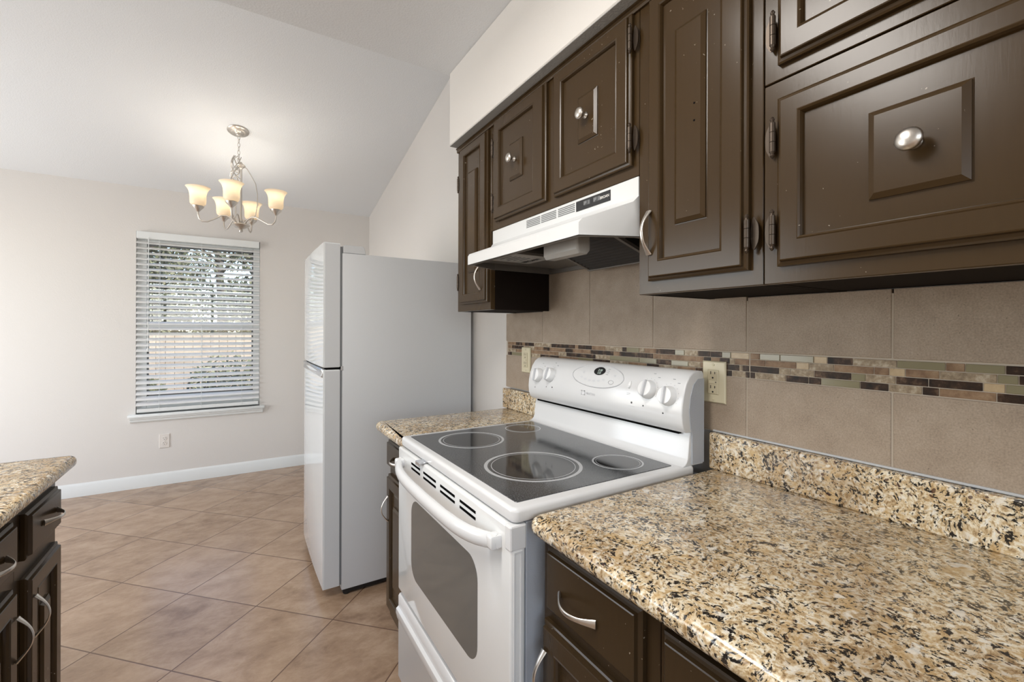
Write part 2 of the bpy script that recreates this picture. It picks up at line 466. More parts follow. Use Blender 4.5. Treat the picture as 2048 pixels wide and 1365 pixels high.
# dining window
bm = BM()
FY0, FY1 = YB + .035, YB + .085
gx0, gx1, gz0, gz1 = -.632, .123, .735, 1.985
box(bm, WX0, gx0, FY0, FY1, WZ0, WZ1, .004); box(bm, gx1, WX1, FY0, FY1, WZ0, WZ1, .004)
box(bm, gx0, gx1, FY0, FY1, gz1, WZ1, .004); box(bm, gx0, gx1, FY0, FY1, WZ0, gz0, .004)
win = S('window_1', bm, M['trim'])
bm = BM(); box(bm, gx0, gx1, FY0 + .005, FY1 - .005, 1.300, 1.348, .005); S('meeting_rail', bm, M['trim'], parent=win)
bm = BM(); box(bm, gx0, gx0 + .012, FY0 + .008, FY0 + .02, gz0, gz1); box(bm, gx1 - .012, gx1, FY0 + .008, FY0 + .02, gz0, gz1)
box(bm, gx0, gx1, FY0 + .008, FY0 + .02, gz1 - .012, gz1); box(bm, gx0, gx1, FY0 + .008, FY0 + .02, gz0, gz0 + .012)
S('glazing_bead', bm, M['gasket'], parent=win)
bm = BM(); box(bm, gx0, gx1, FY0 + .022, FY0 + .026, gz0, gz1); S('pane', bm, M['glass'], parent=win)
bm = BM()
box(bm, -.742, .212, YB - .045, YB + .034, .572, .597, .006)
prism(bm, [(YB, .571), (YB - .03, .571), (YB - .030, .560), (YB - .022, .553), (YB - .020, .540), (YB - .012, .531), (YB, .531)], -.730, .200, axis='x')
S('window_sill', bm, M['trim'], 30, parent=win)
# frames added around the invented openings that hold the fill lights
bm = BM()
for x in (-2.2, -1.35, -.5, .35): box(bm, x, x + .05, YF - .08, YF - .03, .6, 2.3)
for z in (.6, 2.25): box(bm, -2.2, .4, YF - .08, YF - .03, z, z + .05)
S('window_2', bm, M['trim'])
bm = BM()
for y in (a0, 3.175, a1 - .05): box(bm, XL - .08, XL - .03, y, y + .05, c0, c1)
for z in (c0, c1 - .05): box(bm, XL - .08, XL - .03, a0, a1, z, z + .05)
S('window_3', bm, M['trim'])

# ---------------------------------------------------------------- window blind
BY = YB - .006
bl = T('window_blind', 'white slatted blind, slats tilted open, filling the dining window', 'blind', (-.26, BY, .605))
bm = BM(); box(bm, -.690, .168, BY - .032, BY + .03, 2.018, 2.076, .003); O('headrail', bm, M['trim'], bl)
bm = BM()
tl = radians(26); pitch = .0438; ns = 31
for i in range(ns):
    zc = 1.992 - i * pitch
    if zc < .66: break
    prs = []
    for k in range(5):
        s = -.025 + .05 * k / 4
        arch = .0028 * (1 - (s / .025) ** 2)
        prs.append((BY + s * cos(tl) - arch * sin(tl), zc + s * sin(tl) + arch * cos(tl)))
    prof = prs + [(p[0] + .0016 * sin(tl), p[1] - .0026 * cos(tl)) for p in prs[::-1]]
    prism(bm, prof, -.693, .170, axis='x')
sl = O('slats', bm, M['slat'], bl)
bm = BM(); box(bm, -.686, .164, BY - .026, BY + .024, .612, .640, .004); O('bottom_rail', bm, M['trim'], bl)
bm = BM()
for x in (-.545, -.26, .035):
    for dy in (-.026, .026): tube(bm, [(x, BY + dy, .62), (x, BY + dy, 2.02)], .0012, 5)
O('ladder_cord', bm, M['trim'], bl)
bm = BM(); tube(bm, [(-.612, BY - .04, 2.03), (-.614, BY - .042, 1.55), (-.615, BY - .042, 1.13)], .003, 6)
lathe(bm, [(.004, 0), (.007, .004), (.007, .02), (.004, .025)], (-.615, BY - .042, 1.108), n=10)
O('tilt_wand', bm, M['trim'], bl)

# ---------------------------------------------------------------- outlets
def outlet(name, label, c, U, N, plate, ins, gfci, group=None):
    c = Vector(c); U = Vector(U); N = Vector(N); V = Vector((0, 0, 1))
    t = T(name, label, 'outlet', c, group)
    def bx(bm, u0, u1, v0, v1, n0, n1, ch=.0015):
        rects(bm, c, U, N, [(u0, u1, v0, v1, n0), (u0, u1, v0, v1, n1 - ch), (u0 + ch, u1 - ch, v0 + ch, v1 - ch, n1)])
    bm = BM(); bx(bm, -.035, .035, -.0575, .0575, 0, .0065, .003); O('cover_plate', bm, plate, t)
    bm = BM()
    if gfci: bx(bm, -.0165, .0165, -.0335, .0335, .0066, .0095)
    else:
        for v in (-.0195, .0195): lathe(bm, [(.0165, .0066), (.0165, .0088), (.0155, .0095)], c + V * v, N, 20, .92, 1.0, xdir=U)
    rc = O('receptacle', bm, ins, t)
    bm = BM()
    for v in (-.0195, .0195):
        for (uu, hh) in ((-.0062, .0085), (.0062, .0065)):
            bx(bm, uu - .0011, uu + .0011, v + .003 - hh / 2 + .003, v + .003 + hh / 2 + .003, .0096, .0099, .0002)
        lathe(bm, [(.0026, .0096), (.0026, .0099)], c + V * (v - .0075), N, 10)
    if gfci: bx(bm, .0075, .0115, -.001, .0015, .0098, .0108, .0002)
    O('slots', bm, M['black'] if not gfci else M['black'], rc, label='dark contact slots')
    if gfci:
        bm = BM(); bx(bm, -.012, .0125, -.0042, .0045, .0096, .0106, .0006); O('test_button', bm, plate, rc)
    for v in ((-.0475, .0475) if gfci else (0,)):
        bm = BM(); lathe(bm, [(.0032, .0066), (.0032, .0076), (.002, .0082), (0, .0083)], c + V * v, N, 12); O('screw', bm, M['ivory'] if plate is M['ivory'] else plate, t)
    return t
UR, NR = (0, -1, 0), (-1, 0, 0)
outlet('wall_outlet', 'ivory outlet on the stone tile right of the white range', (1.1295, .760, 1.150), UR, NR, M['ivory'], M['ivory2'], True)
outlet('wall_outlet', 'ivory outlet on the stone tile left of the white range, above the left granite counter', (1.1295, 1.705, 1.154), UR, NR, M['ivory'], M['ivory2'], True)
outlet('wall_outlet', 'white duplex outlet on the back wall below the window', (-.511, YB, .361), (1, 0, 0), (0, -1, 0), M['whitep'], M['whitep'], False)

# ---------------------------------------------------------------- tile backsplash
TX = 1.1295
bs = T('tile_backsplash', 'beige stone tile backsplash with a mosaic strip, behind range and counters', 'backsplash', (W, .8, .914))
bm = BM()
cols = [1.889, 1.582, 1.276, .976, .669, .366, .060, -.245, -.550]
gp = .0018
for i in range(len(cols) - 1):
    y1, y0 = cols[i] - gp, cols[i + 1] + gp
    if i == 0: y1 = cols[0]
    for (z0, z1) in ((1.0145, 1.168), (1.2375, 1.540), (1.5435, 1.66)):
        zz = z1
        if z0 > 1.3 and not (y0 > .7 and y1 < 1.6): continue
        if 1.2 < z0 < 1.3 and (y1 < .80 or y0 > 1.5): zz = 1.379 if y1 < .8 else 1.371
        if 1.2 < z0 < 1.3 and i in (3,): zz = 1.54
        box(bm, TX, W - .006, y0, y1, z0, zz, .0012, 1)
O('stone_tile', bm, M['tile'], bs)
bm = BM()
box(bm, TX + .0020, W - .0005, -.550, 1.887, 1.0125, 1.370); box(bm, TX + .0020, W - .0005, .779, 1.533, 1.370, 1.66); O('grout', bm, M['grout'], bs)
def pxY(px): return TX / math.tan(YAW + math.atan((px - 1024) / 892.8))
MR = [
 [(1000,4.096,'65b130d178b205d278m420d480d520d612b640d695d750b860m1000d1035g1140m1180b1278d1432g1510m1620d1720d1817g1890t2040'),
  (1500,3.737,'b72g224g476t576d768m1097g1462b1608g1910d2120')],
 [(1000,4.096,'65b100d145d190m280b355d405b535d595b740d845d928b978d1107d1207d1252b1312b1602b1667d1727b1800d1880m1920b2040'),
  (1500,3.737,'b112b345t440m626b926b1040t1160b1417m1848g2010d2120')],
 [(1000,4.096,'65m132b190b340b478m543d680d780m900g1140g1282d1402g1542m1642b1740d1850d1960m1985d2040'),
  (1500,3.737,'d216m302m479d757g864m1089d1334d1743t1910g2130')],
 [(1000,4.096,'65d96g190m330d480b640g760d900m1050b1200d1300m1450b1600d1690m1800d1900m2010d2045'),
  (1500,3.737,'d36m267d437d532g822d1037m1287d1414b1844d2130')],
]
import re
bm = BM()
key = {'d': 0, 'b': 1, 'm': 2, 't': 3, 'g': 4}
zr = [1.2345, 1.2182, 1.2019, 1.1856, 1.1693]
rng = random.Random(3)
for r, row in enumerate(MR):
    segs = []
    for (x0, sc, txt) in row:
        tk = re.findall(r'\d+|[a-z]', txt)
        pos = 0.0; i = 0
        if tk[0].isdigit(): pos = float(tk[0]); i = 1
        while i + 1 < len(tk):
            segs.append((pxY(x0 + pos / sc), pxY(x0 + float(tk[i + 1]) / sc), tk[i])); pos = float(tk[i + 1]); i += 2
    y = segs[-1][1]
    while y > -.53:
        l = rng.uniform(.02, .075); segs.append((y, max(y - l, -.545), rng.choice('ddbbmmtg'))); y -= l
    for (y1, y0, k) in segs:
        if y1 - y0 < .004: continue
        box(bm, TX + (0 if k == 'g' else .0006), W - .007, y0 + .0008, y1 - .0008, zr[r + 1] + .0008, zr[r] - .0008, .0006, 1, key[k])
O('mosaic_strip', bm, [M['mos_d'], M['mos_b'], M['mos_m'], M['mos_t'], M['mos_g']], bs, label='strip of dark, tan and glass mosaic')
bm = BM(); box(bm, TX - .004, TX + .004, -.46, .764, 1.0125, 1.0175, .0015); O('caulk_bead', bm, M['caulk'], bs)

# ---------------------------------------------------------------- cabinet hardware
def knob(parent, c, N, name='knob'):
    bm = BM()
    lathe(bm, [(.0095, 0), (.0095, .002), (.0065, .005), (.0052, .010), (.0062, .0145), (.0105, .018), (.0155, .0205), (.0165, .0235), (.0148, .0275), (.0095, .0305), (.004, .0317), (0, .032)], c, N, 28)
    O(name, bm, M['nickel'], parent, 50, label='round nickel knob')

def pull(parent, c, D, N, half=.048, rise=.026):
    c = Vector(c); D = Vector(D); N = Vector(N)
    pts, rs = [], []
    K = 20
    for k in range(K + 1):
        t = -1 + 2 * k / K
        h = rise * (1 - abs(t) ** 2.1) ** 1.15
        pts.append(c + D * (half * 1.06 * t) + N * (h + .0022))
        rs.append(.0044 + .0038 * max(0, abs(t) - .45) ** 1.4 / .43)
    bm = BM()
    tube(bm, pts, rs, 12, flat=(.42, 1.0), upv=N)
    O('pull_handle', bm, M['nickel'], parent, 50, label='arched nickel pull')

def hinge(parent, c, N, side, D=(0, 0, 1)):
    """exposed hinge; side = direction of the leaf on the frame"""
    c = Vector(c); N = Vector(N); V = Vector((0, 0, 1)); sd = Vector(side)
    bm = BM()
    tube(bm, [c + V * z + N * .012 for z in (-.026, -.009)], .0052, 10)
    tube(bm, [c + V * z + N * .012 for z in (-.008, .009)], .0052, 10)
    tube(bm, [c + V * z + N * .012 for z in (.010, .026)], .0052, 10)
    for s in (-1, 1): lathe(bm, [(.0045, 0), (.0030, .004), (.0042, .007), (.002, .011), (0, .012)], c + V * (.026 * s) + N * .012, V * s, 10)
    pts = []
    for k in range(20):
        a = 2 * pi * k / 20
        pts.append((c + sd * (.010 + .008 * cos(a)) + V * ((.030 + .004 * cos(3 * a)) * sin(a))))
    lo = [bm.verts.new(p + N * .0005) for p in pts]; hi = [bm.verts.new(p + N * .0025) for p in pts]
    bm.faces.new(hi); bm.faces.new(lo[::-1])
    for k in range(20): bm.faces.new((lo[k], lo[(k + 1) % 20], hi[(k + 1) % 20], hi[k]))
    bmesh.ops.recalc_face_normals(bm, faces=bm.faces)
    O('hinge', bm, M['hinge'], parent, 40, label='dark barrel hinge')

def panel_door(parent, name, org, U, N, w, h, pan, plq, m, th=.020, mold=.010, dep=.010, label=None):
    """org: lower start corner on the frame plane; pan / plq = (u0,u1,v0,v1)"""
    L = [(0, w, 0, h, .0005), (0, w, 0, h, th * .45), (.003, w - .003, .003, h - .003, th * .55), (.0075, w - .0075, .0075, h - .0075, th * .62),
         (.009, w - .009, .009, h - .009, th * .95), (.011, w - .011, .011, h - .011, th)]
    if pan:
        a, b, c, d = pan
        for (i, n) in ((0, th), (.002, th + .0012), (.005, th - .001), (mold * .7, th - dep * .55), (mold * .8, th - dep), (mold, th - dep)):
            L.append((a + i, b - i, c + i, d - i, n))
        if plq:
            a, b, c, d = plq
            for (i, n) in ((-.002, th - dep), (0, th - dep + .0005), (0, th - dep + .004), (.0085, th - dep + .0095), (.0095, th - dep + .0095)):
                L.append((a + i, b - i, c + i, d - i, n))
    bm = BM(); rects(bm, org, U, N, L)
    return O(name, bm, m, parent, label=label)

FX, DXW = .847, .827         # face-frame plane of the wall cabinets

def carcass(parent, y0, y1, z0, z1, xf=FX, xb=W - .0005, m=None, bottom=True):
    bm = BM(); g_ = .0006
    y0 += g_; y1 -= g_
    box(bm, xf, xf + .02, y0, y1, z0, z1, .0012, 1)
    if bottom:
        box(bm, xf + .02, xb, y0, y0 + .016, z0, z1, mi=1); box(bm, xf + .02, xb, y1 - .016, y1, z0, z1, mi=1)
        box(bm, xf + .02, xb, y0 + .016, y1 - .016, z0 + .0008, z1, mi=1)
    else:
        box(bm, xf + .02, xb, y0, y1, z0, z1)
    return O('carcass', bm, [m or M['brown'], M['dark']], parent)

ZT = 2.104
# narrow cabinet at the far end
c1 = T('wall_cabinet', 'narrow brown wall cabinet at the far end, left of the range hood, nearest the fridge', 'cabinet', (1.0, 1.69, 1.372))
carcass(c1, 1.535, 1.842, 1.372, ZT)
d = panel_door(c1, 'door', (FX, 1.797, 1.402), UR, NR, .252, .678, (.046, .204, .036, .640), (.0875, .1645, .130, .555), M['brown'])
pull(d, (DXW, 1.585, 1.503), (0, 0, 1), NR)
hinge(d, (DXW + .012, 1.800, 1.93), NR, (0, 1, 0)); hinge(d, (DXW + .012, 1.800, 1.50), NR, (0, 1, 0))
# double cabinet over the hood
c2 = T('wall_cabinet', 'short brown two-door wall cabinet directly above the white range hood', 'cabinet', (1.0, 1.156, 1.668))
carcass(c2, .777, 1.535, 1.677, ZT)
d = panel_door(c2, 'door', (FX, 1.490, 1.705), UR, NR, .333, .380, (.041, .275, .043, .337), (.117, .199, .122, .254), M['brown'])
knob(d, (DXW - .0005, 1.332, 1.893), NR)
hinge(d, (DXW + .012, 1.493, 1.985), NR, (0, 1, 0)); hinge(d, (DXW + .012, 1.493, 1.775), NR, (0, 1, 0))
d = panel_door(c2, 'door', (FX, 1.114, 1.705), UR, NR, .320, .380, (.041, .277, .043, .340), (.119, .199, .122, .254), M['brown'])
knob(d, (DXW - .0005, .955, 1.893), NR)
hinge(d, (DXW + .012, .791, 2.017), NR, (0, -1, 0)); hinge(d, (DXW + .012, .791, 1.770), NR, (0, -1, 0))
# tall narrow cabinet
c3 = T('wall_cabinet', 'tall narrow brown wall cabinet right of the hood, two empty screw holes in its door', 'cabinet', (1.0, .6235, 1.38))
carcass(c3, .470, .777, 1.380, ZT)
d = panel_door(c3, 'door', (FX, .740, 1.410), UR, NR, .246, .670, (.036, .197, .043, .640), (.079, .156, .121, .556), M['brown'])
pull(d, (DXW, .727, 1.522), (0, 0, 1), NR)
hinge(d, (DXW + .012, .491, 1.478), NR, (0, -1, 0)); hinge(d, (DXW + .012, .491, 2.00), NR, (0, -1, 0))
for z in (1.741, 1.778):
    bm = BM(); lathe(bm, [(.0022, -.002), (.0022, .0004)], (DXW - .0004 + .0008, .607, z), NR, 10); O('screw_hole', bm, M['shadowgap'], d)
# right pair
c4 = T('wall_cabinet', 'wide low brown wall cabinet at the right, round knob on a square raised block', 'cabinet', (1.0, .22, 1.38))
carcass(c4, -.402, .469, 1.380, 1.7515)
d = panel_door(c4, 'door', (FX, .440, 1.410), UR, NR, .393, .306, (.038, .355, .043, .270), (.140, .254, .086, .221), M['brown'])
knob(d, (DXW - .0005, .243, 1.564), NR)
d2 = panel_door(c4, 'door', (FX, .020, 1.410), UR, NR, .393, .306, (.038, .355, .043, .270), (.140, .254, .086, .221), M['brown'])
knob(d2, (DXW - .0005, -.177, 1.564), NR)
for z in (1.644, 1.476): hinge(d, (DXW + .012, .4435, z), NR, (0, 1, 0))
c5 = T('wall_cabinet', 'brown wall cabinet cut by the top right edge, stacked on the wide low one', 'cabinet', (1.0, .22, 1.754))
carcass(c5, -.402, .469, 1.7545, ZT)
d = panel_door(c5, 'door', (FX, .440, 1.777), UR, NR, .393, .303, (.038, .355, .043, .262), (.140, .254, .086, .218), M['brown'])
knob(d, (DXW - .0005, .243, 1.929), NR)
d2 = panel_door(c5, 'door', (FX, .020, 1.777), UR, NR, .393, .303, (.038, .355, .043, .262), (.140, .254, .086, .218), M['brown'])
knob(d2, (DXW - .0005, -.177, 1.929), NR)
for z in (1.838, 2.02): hinge(d, (DXW + .012, .4435, z), NR, (0, 1, 0))
bm = BM(); prism(bm, [(.846, 2.085), (.841, 2.085), (.839, 2.091), (.839, 2.098), (.835, 2.100), (.835, 2.104), (.846, 2.104)], -.402, 1.842)
S('trim_1', bm, M['brown'])

# ---------------------------------------------------------------- range hood
hd = T('range_hood', 'white under-cabinet range hood hanging above the range', 'range hood', (.95, 1.15, 1.524))
HY0, HY1 = .7785, 1.5195
bm = BM()
# plan: full width at the cabinet face, tapering to the front lip
xl, ly0, ly1 = .708, .842, 1.456
xu = .8465
sec = [(xl, ly0, ly1, 1.526), (xl, ly0, ly1, 1.556), (xl + .008, ly0 - .004, ly1 + .004, 1.566), (xu - .012, HY0 + .006, HY1 - .006, 1.612), (xu, HY0, HY1, 1.626), (xu, HY0, HY1, 1.675)]
rows = []
for (x, y0, y1, z) in sec:
    rows.append([bm.verts.new((x, y0, z)), bm.verts.new((x, y1, z)), bm.verts.new((W - .022, y1 if x == xu else HY1, z)), bm.verts.new((W - .022, y0 if x == xu else HY0, z))])
for r_ in rows[1:-1]: pass
for A, B in zip(rows[:-1], rows[1:]):
    bm.faces.new((A[0], A[1], B[1], B[0]))
# sides as polygons following the section, plus rear and top
xs_n = [bm.verts.new((xu, HY0, 1.526)), bm.verts.new((xu, HY1, 1.526))]
rear = [bm.verts.new((W - .022, HY0, 1.526)), bm.verts.new((W - .022, HY1, 1.526)), bm.verts.new((W - .022, HY1, 1.675)), bm.verts.new((W - .022, HY0, 1.675))]
bm.faces.new([r_[0] for r_ in rows[:5]] + [xs_n[0]]) ; bm.faces.new(([r_[1] for r_ in rows[:5]] + [xs_n[1]])[::-1])
bm.faces.new((xs_n[0], rows[4][0], rows[5][0], rear[3], rear[0])); bm.faces.new((xs_n[1], rear[1], rear[2], rows[5][1], rows[4][1]))
bm.faces.new((rear[0], rear[3], rear[2], rear[1])); bm.faces.new((rows[5][0], rows[5][1], rear[2], rear[3]))
for v in [v for r_ in rows for v in r_[2:]]: bm.verts.remove(v)
bmesh.ops.recalc_face_normals(bm, faces=bm.faces)
sh = O('canopy', bm, M['hoodw'], hd, 28)
# recessed underside with a rolled rim
bm = BM()
rim = [(xl + .003, ly0 + .003), (xl + .003, ly1 - .003), (xu, HY1 - .004), (W - .024, HY1 - .004), (W - .024, HY0 + .004), (xu, HY0 + .004)]
rin = [(xl + .016, ly0 + .012), (xl + .016, ly1 - .012), (xu, HY1 - .014), (W - .036, HY1 - .014), (W - .036, HY0 + .014), (xu, HY0 + .014)]
A = [bm.verts.new((x, y, 1.5255)) for x, y in rim]; B = [bm.verts.new((x, y, 1.5245)) for x, y in rin]; C_ = [bm.verts.new((x, y, 1.548 if i < 2 else 1.603)) for i, (x, y) in enumerate(rin)]
for k in range(6):
    bm.faces.new((A[k], A[(k + 1) % 6], B[(k + 1) % 6], B[k])); bm.faces.new((B[k], B[(k + 1) % 6], C_[(k + 1) % 6], C_[k]))
bm.faces.new((C_[0], C_[1], C_[2], C_[5])); bm.faces.new((C_[2], C_[3], C_[4], C_[5]))
bmesh.ops.recalc_face_normals(bm, faces=bm.faces)
box(bm, xl + .018, W - .037, 1.225, 1.452, 1.5400, 1.5475); bm.verts.ensure_lookup_table()
O('underside_pan', bm, M['hoodin'], hd)
# slotted vent on the front face
for (yv0, yv1) in ((1.201, 1.281), (1.114, 1.194), (1.024, 1.104)):
    bm = BM()
    for k in range(5):
        z = 1.6425 + k * .0055
        box(bm, xu - .0012, xu + .002, yv0, yv1, z, z + .0024)
    O('vent_slots', bm, M['gasket'], hd, label='dark slots in the hood front')
bm = BM(); box(bm, xu - .002, xu + .001, .876, 1.017, 1.639, 1.668, .0008, 1); cp = O('control_plate', bm, M['black'], hd, label='black switch plate')
for yc in (.968, .927):
    bm = BM()
    rects(bm, (xu - .0019, yc + .013, 1.6485), UR, NR, [(0, .026, 0, .013, 0), (.001, .025, .001, .012, .0025), (.004, .022, .003, .010, .0015)])
    box(bm, xu - .008, xu - .003, yc - .004, yc + .004, 1.6505, 1.6595, .001, 1)
    O('rocker_switch', bm, M['grey'] if False else M['gasket'], cp)
O('lettering', text_bm('BROAN', .0105, (xu - .0026, .8965, 1.6535), (0, -1, 0), (0, 0, 1), bold=.0002), M['label'], cp, label='pale lettering')
# light cover, filter, rating label
bm = BM()
prism(bm, [(.782, 1.570), (.782, 1.513), (.790, 1.502), (.820, 1.502), (.830, 1.513), (.830, 1.570)], .935, 1.095, .007)
O('light_cover', bm, M['lens'], hd, 30, label='milky plastic light cover')
def fpt(x): return 1.590 - (x - .835) * .335            # the filter slopes down to the back
bm = BM()
fx0, fx1, fy0, fy1 = .838, 1.075, .93, 1.215
prism(bm, [(fx0, fpt(fx0)), (fx1, fpt(fx1)), (fx1, fpt(fx1) + .004), (fx0, fpt(fx0) + .004)], fy0, fy1)
N_ = 15
for k in range(N_):
    x = fx0 + (fx1 - fx0) * (k + .5) / N_; z = fpt(x)
    prism(bm, [(x - .0045, z + .0020), (x, z - .0060), (x + .0045, z - .0008)], fy0 + .004, fy1 - .004)
fl = O('grease_filter', bm, M['filter'], hd, label='dark ribbed mesh filter')
bm = BM()
for (y0, y1) in ((fy0 - .006, fy0 + .005), (fy1 - .005, fy1 + .006)):
    prism(bm, [(fx0, fpt(fx0) - .005), (fx1, fpt(fx1) - .005), (fx1, fpt(fx1) + .005), (fx0, fpt(fx0) + .005)], y0, y1)
for x in (fx0, fx1): box(bm, x - .006, x + .006, fy0 - .006, fy1 + .006, fpt(x) - .006, fpt(x) + .005)
O('filter_frame', bm, M['hoodin'], fl)
bm = BM(); box(bm, .760, .925, 1.225, 1.385, 1.5385, 1.5398); lb = O('rating_label', bm, M['lens'], hd, label='printed rating label')
O('lettering', text_bm('BROAN', .030, (.890, 1.318, 1.5382), (0, -1, 0), (-1, 0, 0), .0001, bold=.001), M['black'], lb)
bm = BM()
for k in range(6): box(bm, .758 + k * .018, .766 + k * .018, 1.272, 1.358 - (k % 3) * .012, 1.5379, 1.5386)
O('small_print', bm, M['gasket'], lb)

# ---------------------------------------------------------------- base cabinets
BXF, BXD = .548, .528
def base_unit(label, y0, y1, fronts, xf=BXF, N=NR, far=None, xb=1.10):
    """fronts: list of (kind, ylo, yhi, zlo, zhi, pull spec)"""
    sgn = 1 if N[0] < 0 else -1
    t = T('base_cabinet', label, 'cabinet', ((xf + xb) / 2, (y0 + y1) / 2, 0))
    bm = BM()
    a, b = (xf, xf + .02) if sgn > 0 else (xf - .02, xf)
    y0 += .0006; y1 -= .0006
    box(bm, a, b, y0, y1, .10, .8755, .001, 1)
    a, b = (xf + .02, xb) if sgn > 0 else (xb, xf - .02)
    box(bm, a, b, y0, y1, .10, .8755)
    a, b = (xf + .07, xb) if sgn > 0 else (xb, xf - .07)
    box(bm, a, b, y0, y1, .0, .10)
    O('carcass', bm, M['brown_base'], t)
    for (kind, ylo, yhi, zlo, zhi, pl) in fronts:
        U = (0, -1, 0) if sgn > 0 else (0, 1, 0)
        org = (xf, yhi if sgn > 0 else ylo, zlo)
        w_, h_ = yhi - ylo, zhi - zlo
        if kind == 'drawer':
            f = panel_door(t, 'drawer_front', org, U, N, w_, h_, None, None, M['brown_base'])
        else:
            f = panel_door(t, 'door', org, U, N, w_, h_, (.045, w_ - .045, .05, h_ - .045), (.085, w_ - .085, .115, h_ - .11) if w_ > .2 else None, M['brown_base'])
        if pl:
            (py, pz, vert) = pl
            pull(f, (xf - sgn * .020, py, pz), (0, 0, 1) if vert else (0, 1, 0), N)
    return t

base_unit('brown base cabinet under the short left counter, between fridge and range', 1.515, 1.858,
          [('drawer', 1.540, 1.852, .727, .835, (1.70, .778, False)), ('door', 1.540, 1.852, .143, .692, (1.818, .560, True))])
base_unit('brown base cabinet right of the range, small drawer with a pull above a door', .457, .757,
          [('drawer', .484, .732, .730, .857, (.628, .786, False)), ('door', .484, .744, .13, .702, (.727, .60, True))])
base_unit('brown base cabinet under the right counter, wide plain front cut by the bottom edge', -.45, .457,
          [('drawer', .05, .444, .722, .850, None), ('door', .05, .444, .13, .695, None), ('drawer', -.405, -.01, .722, .850, None), ('door', -.405, -.01, .13, .695, None)])
IXF = -.452
base_unit('dark brown base cabinet at the far end of the left counter', 1.527, 1.812,
          [('drawer', 1.560, 1.792, .721, .836, (1.690, .782, False)), ('door', 1.560, 1.792, .13, .676, (1.583, .570, True))], IXF, (1, 0, 0), xb=-1.02)
base_unit('dark brown base cabinet cut by the left edge of the picture', 1.05, 1.527,
          [('drawer', 1.225, 1.490, .727, .842, (1.365, .785, False)), ('door', 1.225, 1.490, .13, .686, (1.474, .573, True))], IXF, (1, 0, 0), xb=-1.02)

# ---------------------------------------------------------------- granite tops
def counter(label, poly, ups, loc):
    t = T('granite_countertop', label, 'countertop', loc)
    bm = BM(); slab(bm, poly, .8765, .914, .0165, 5); O('slab', bm, M['granite'], t, 40)
    if ups:
        bm = BM(); box(bm, *ups, .003, 2); O('upstand', bm, M['granite'], t)
    return t
counter('speckled tan granite countertop in the right foreground, right of the range', rrect(.505, 1.128, -.46, .762, [0, .028, 0, 0]), (1.107, 1.1285, -.46, .762, .9142, 1.012), (.8, .3, .914))
counter('short speckled granite countertop between the range and the fridge', rrect(.483, 1.128, 1.509, 1.864, [0, .03, .005, 0]), (1.107, 1.1285, 1.5095, 1.885, .9142, 1.008), (.8, 1.69, .914))
counter('tan granite countertop at the left edge, its corner pointing to the room', rrect(-1.06, -.408, 1.05, 1.830, [.012, .02, 0, 0]), None, (-.7, 1.4, .914))

# ---------------------------------------------------------------- electric range
rg = T('electric_range', 'white electric range with black glass cooktop, between the two granite counters', 'range', (.8, 1.135, 0))
RY0, RY1 = .768, 1.503
bm = BM(); box(bm, .512, 1.10, RY0 + .006, RY1 - .006, .03, .894, .003); box(bm, .56, 1.08, RY0 + .03, RY1 - .03, 0, .03)
O('body', bm, M['rside'], rg, label='grey steel side')
bm = BM(); slab(bm, rrect(.478, 1.06, RY0, RY1, .018), .8955, .927, .009, 4)
ck = O('cooktop', bm, M['appl'], rg, 40)
bm = BM(); slab(bm, rrect(.503, 1.000, .798, 1.473, .006), .9262, .9285, .0006, 1)
O('glass_surface', bm, M['ceram'], ck, label='black ceramic glass')
def burner(c, r):
    bm = BM(); lathe(bm, [(0, .92852), (r * .90, .92852), (r * .90, .92868), (0, .92868)][1:3] + [(0, .92868)], (c[0], c[1], 0), n=56, mi=1)
    lathe(bm, [(r * .93, .92855), (r * .93, .92885), (r, .92885), (r, .92855)], (c[0], c[1], 0), n=56)
    lathe(bm, [(r * .845, .92862), (r * .845, .9289), (r * .86, .9289), (r * .86, .92862)], (c[0], c[1], 0), n=56)
    for f in list(bm.faces):
        if len(f.verts) > 4: bm.faces.remove(f)
    O('burner', bm, [M['ring'], M['burner']], ck, label='printed burner ring')
burner((.661, 1.327), .108); burner((.678, .991), .132); burner((.896, .897), .070); burner((.900, 1.383), .066)
# oven door
bm = BM()
box(bm, .471, .508, RY0, RY1, .408, .893, .006, 3)
od = O('oven_door', bm, M['enamel'], rg, 40)
bm = BM()
rects(bm, (.4713, 1.372, .512), UR, NR, [(0, .462, 0, .250, 0), (.004, .458, .004, .246, .0006)])
bm.free(); bm = BM()
pl_ = rrect(.912, 1.368, .515, .762, .05, 8)
vs = [bm.verts.new((.4704, p[0], p[1])) for p in pl_]; vb = [bm.verts.new((.4725, p[0], p[1])) for p in pl_]
f = bm.faces.new(vs)
for k in range(len(vs)): bm.faces.new((vs[k], vs[(k + 1) % len(vs)], vb[(k + 1) % len(vs)], vb[k]))
bmesh.ops.recalc_face_normals(bm, faces=bm.faces)
O('oven_window', bm, M['oven_glass'], od, label='smoky grey glass window')
for (yv0, yv1) in ((1.292, 1.369), (1.166, 1.263), (1.039, 1.134), (.923, 1.009)):
    bm = BM()
    for z in (.851, .866): box(bm, .4702, .474, yv0, yv1, z, z + .0065)
    O('vent_slot', bm, M['shadowgap'], od, label='dark vent slots')
bm = BM()
pts, rs = [], []
for k in range(25):
    t = k / 24; y = 1.462 - t * (1.462 - .806); e = abs(2 * t - 1)
    pts.append((.428 + .036 * e ** 5, y, .842 + .010 * e ** 4 - .004 * (1 - e))); rs.append(.0155 - .003 * e ** 6)
tube(bm, pts, rs, 14, flat=(1.25, .85))
for y in (1.452, .816): box(bm, .445, .474, y - .014, y + .014, .836, .866, .006, 2)
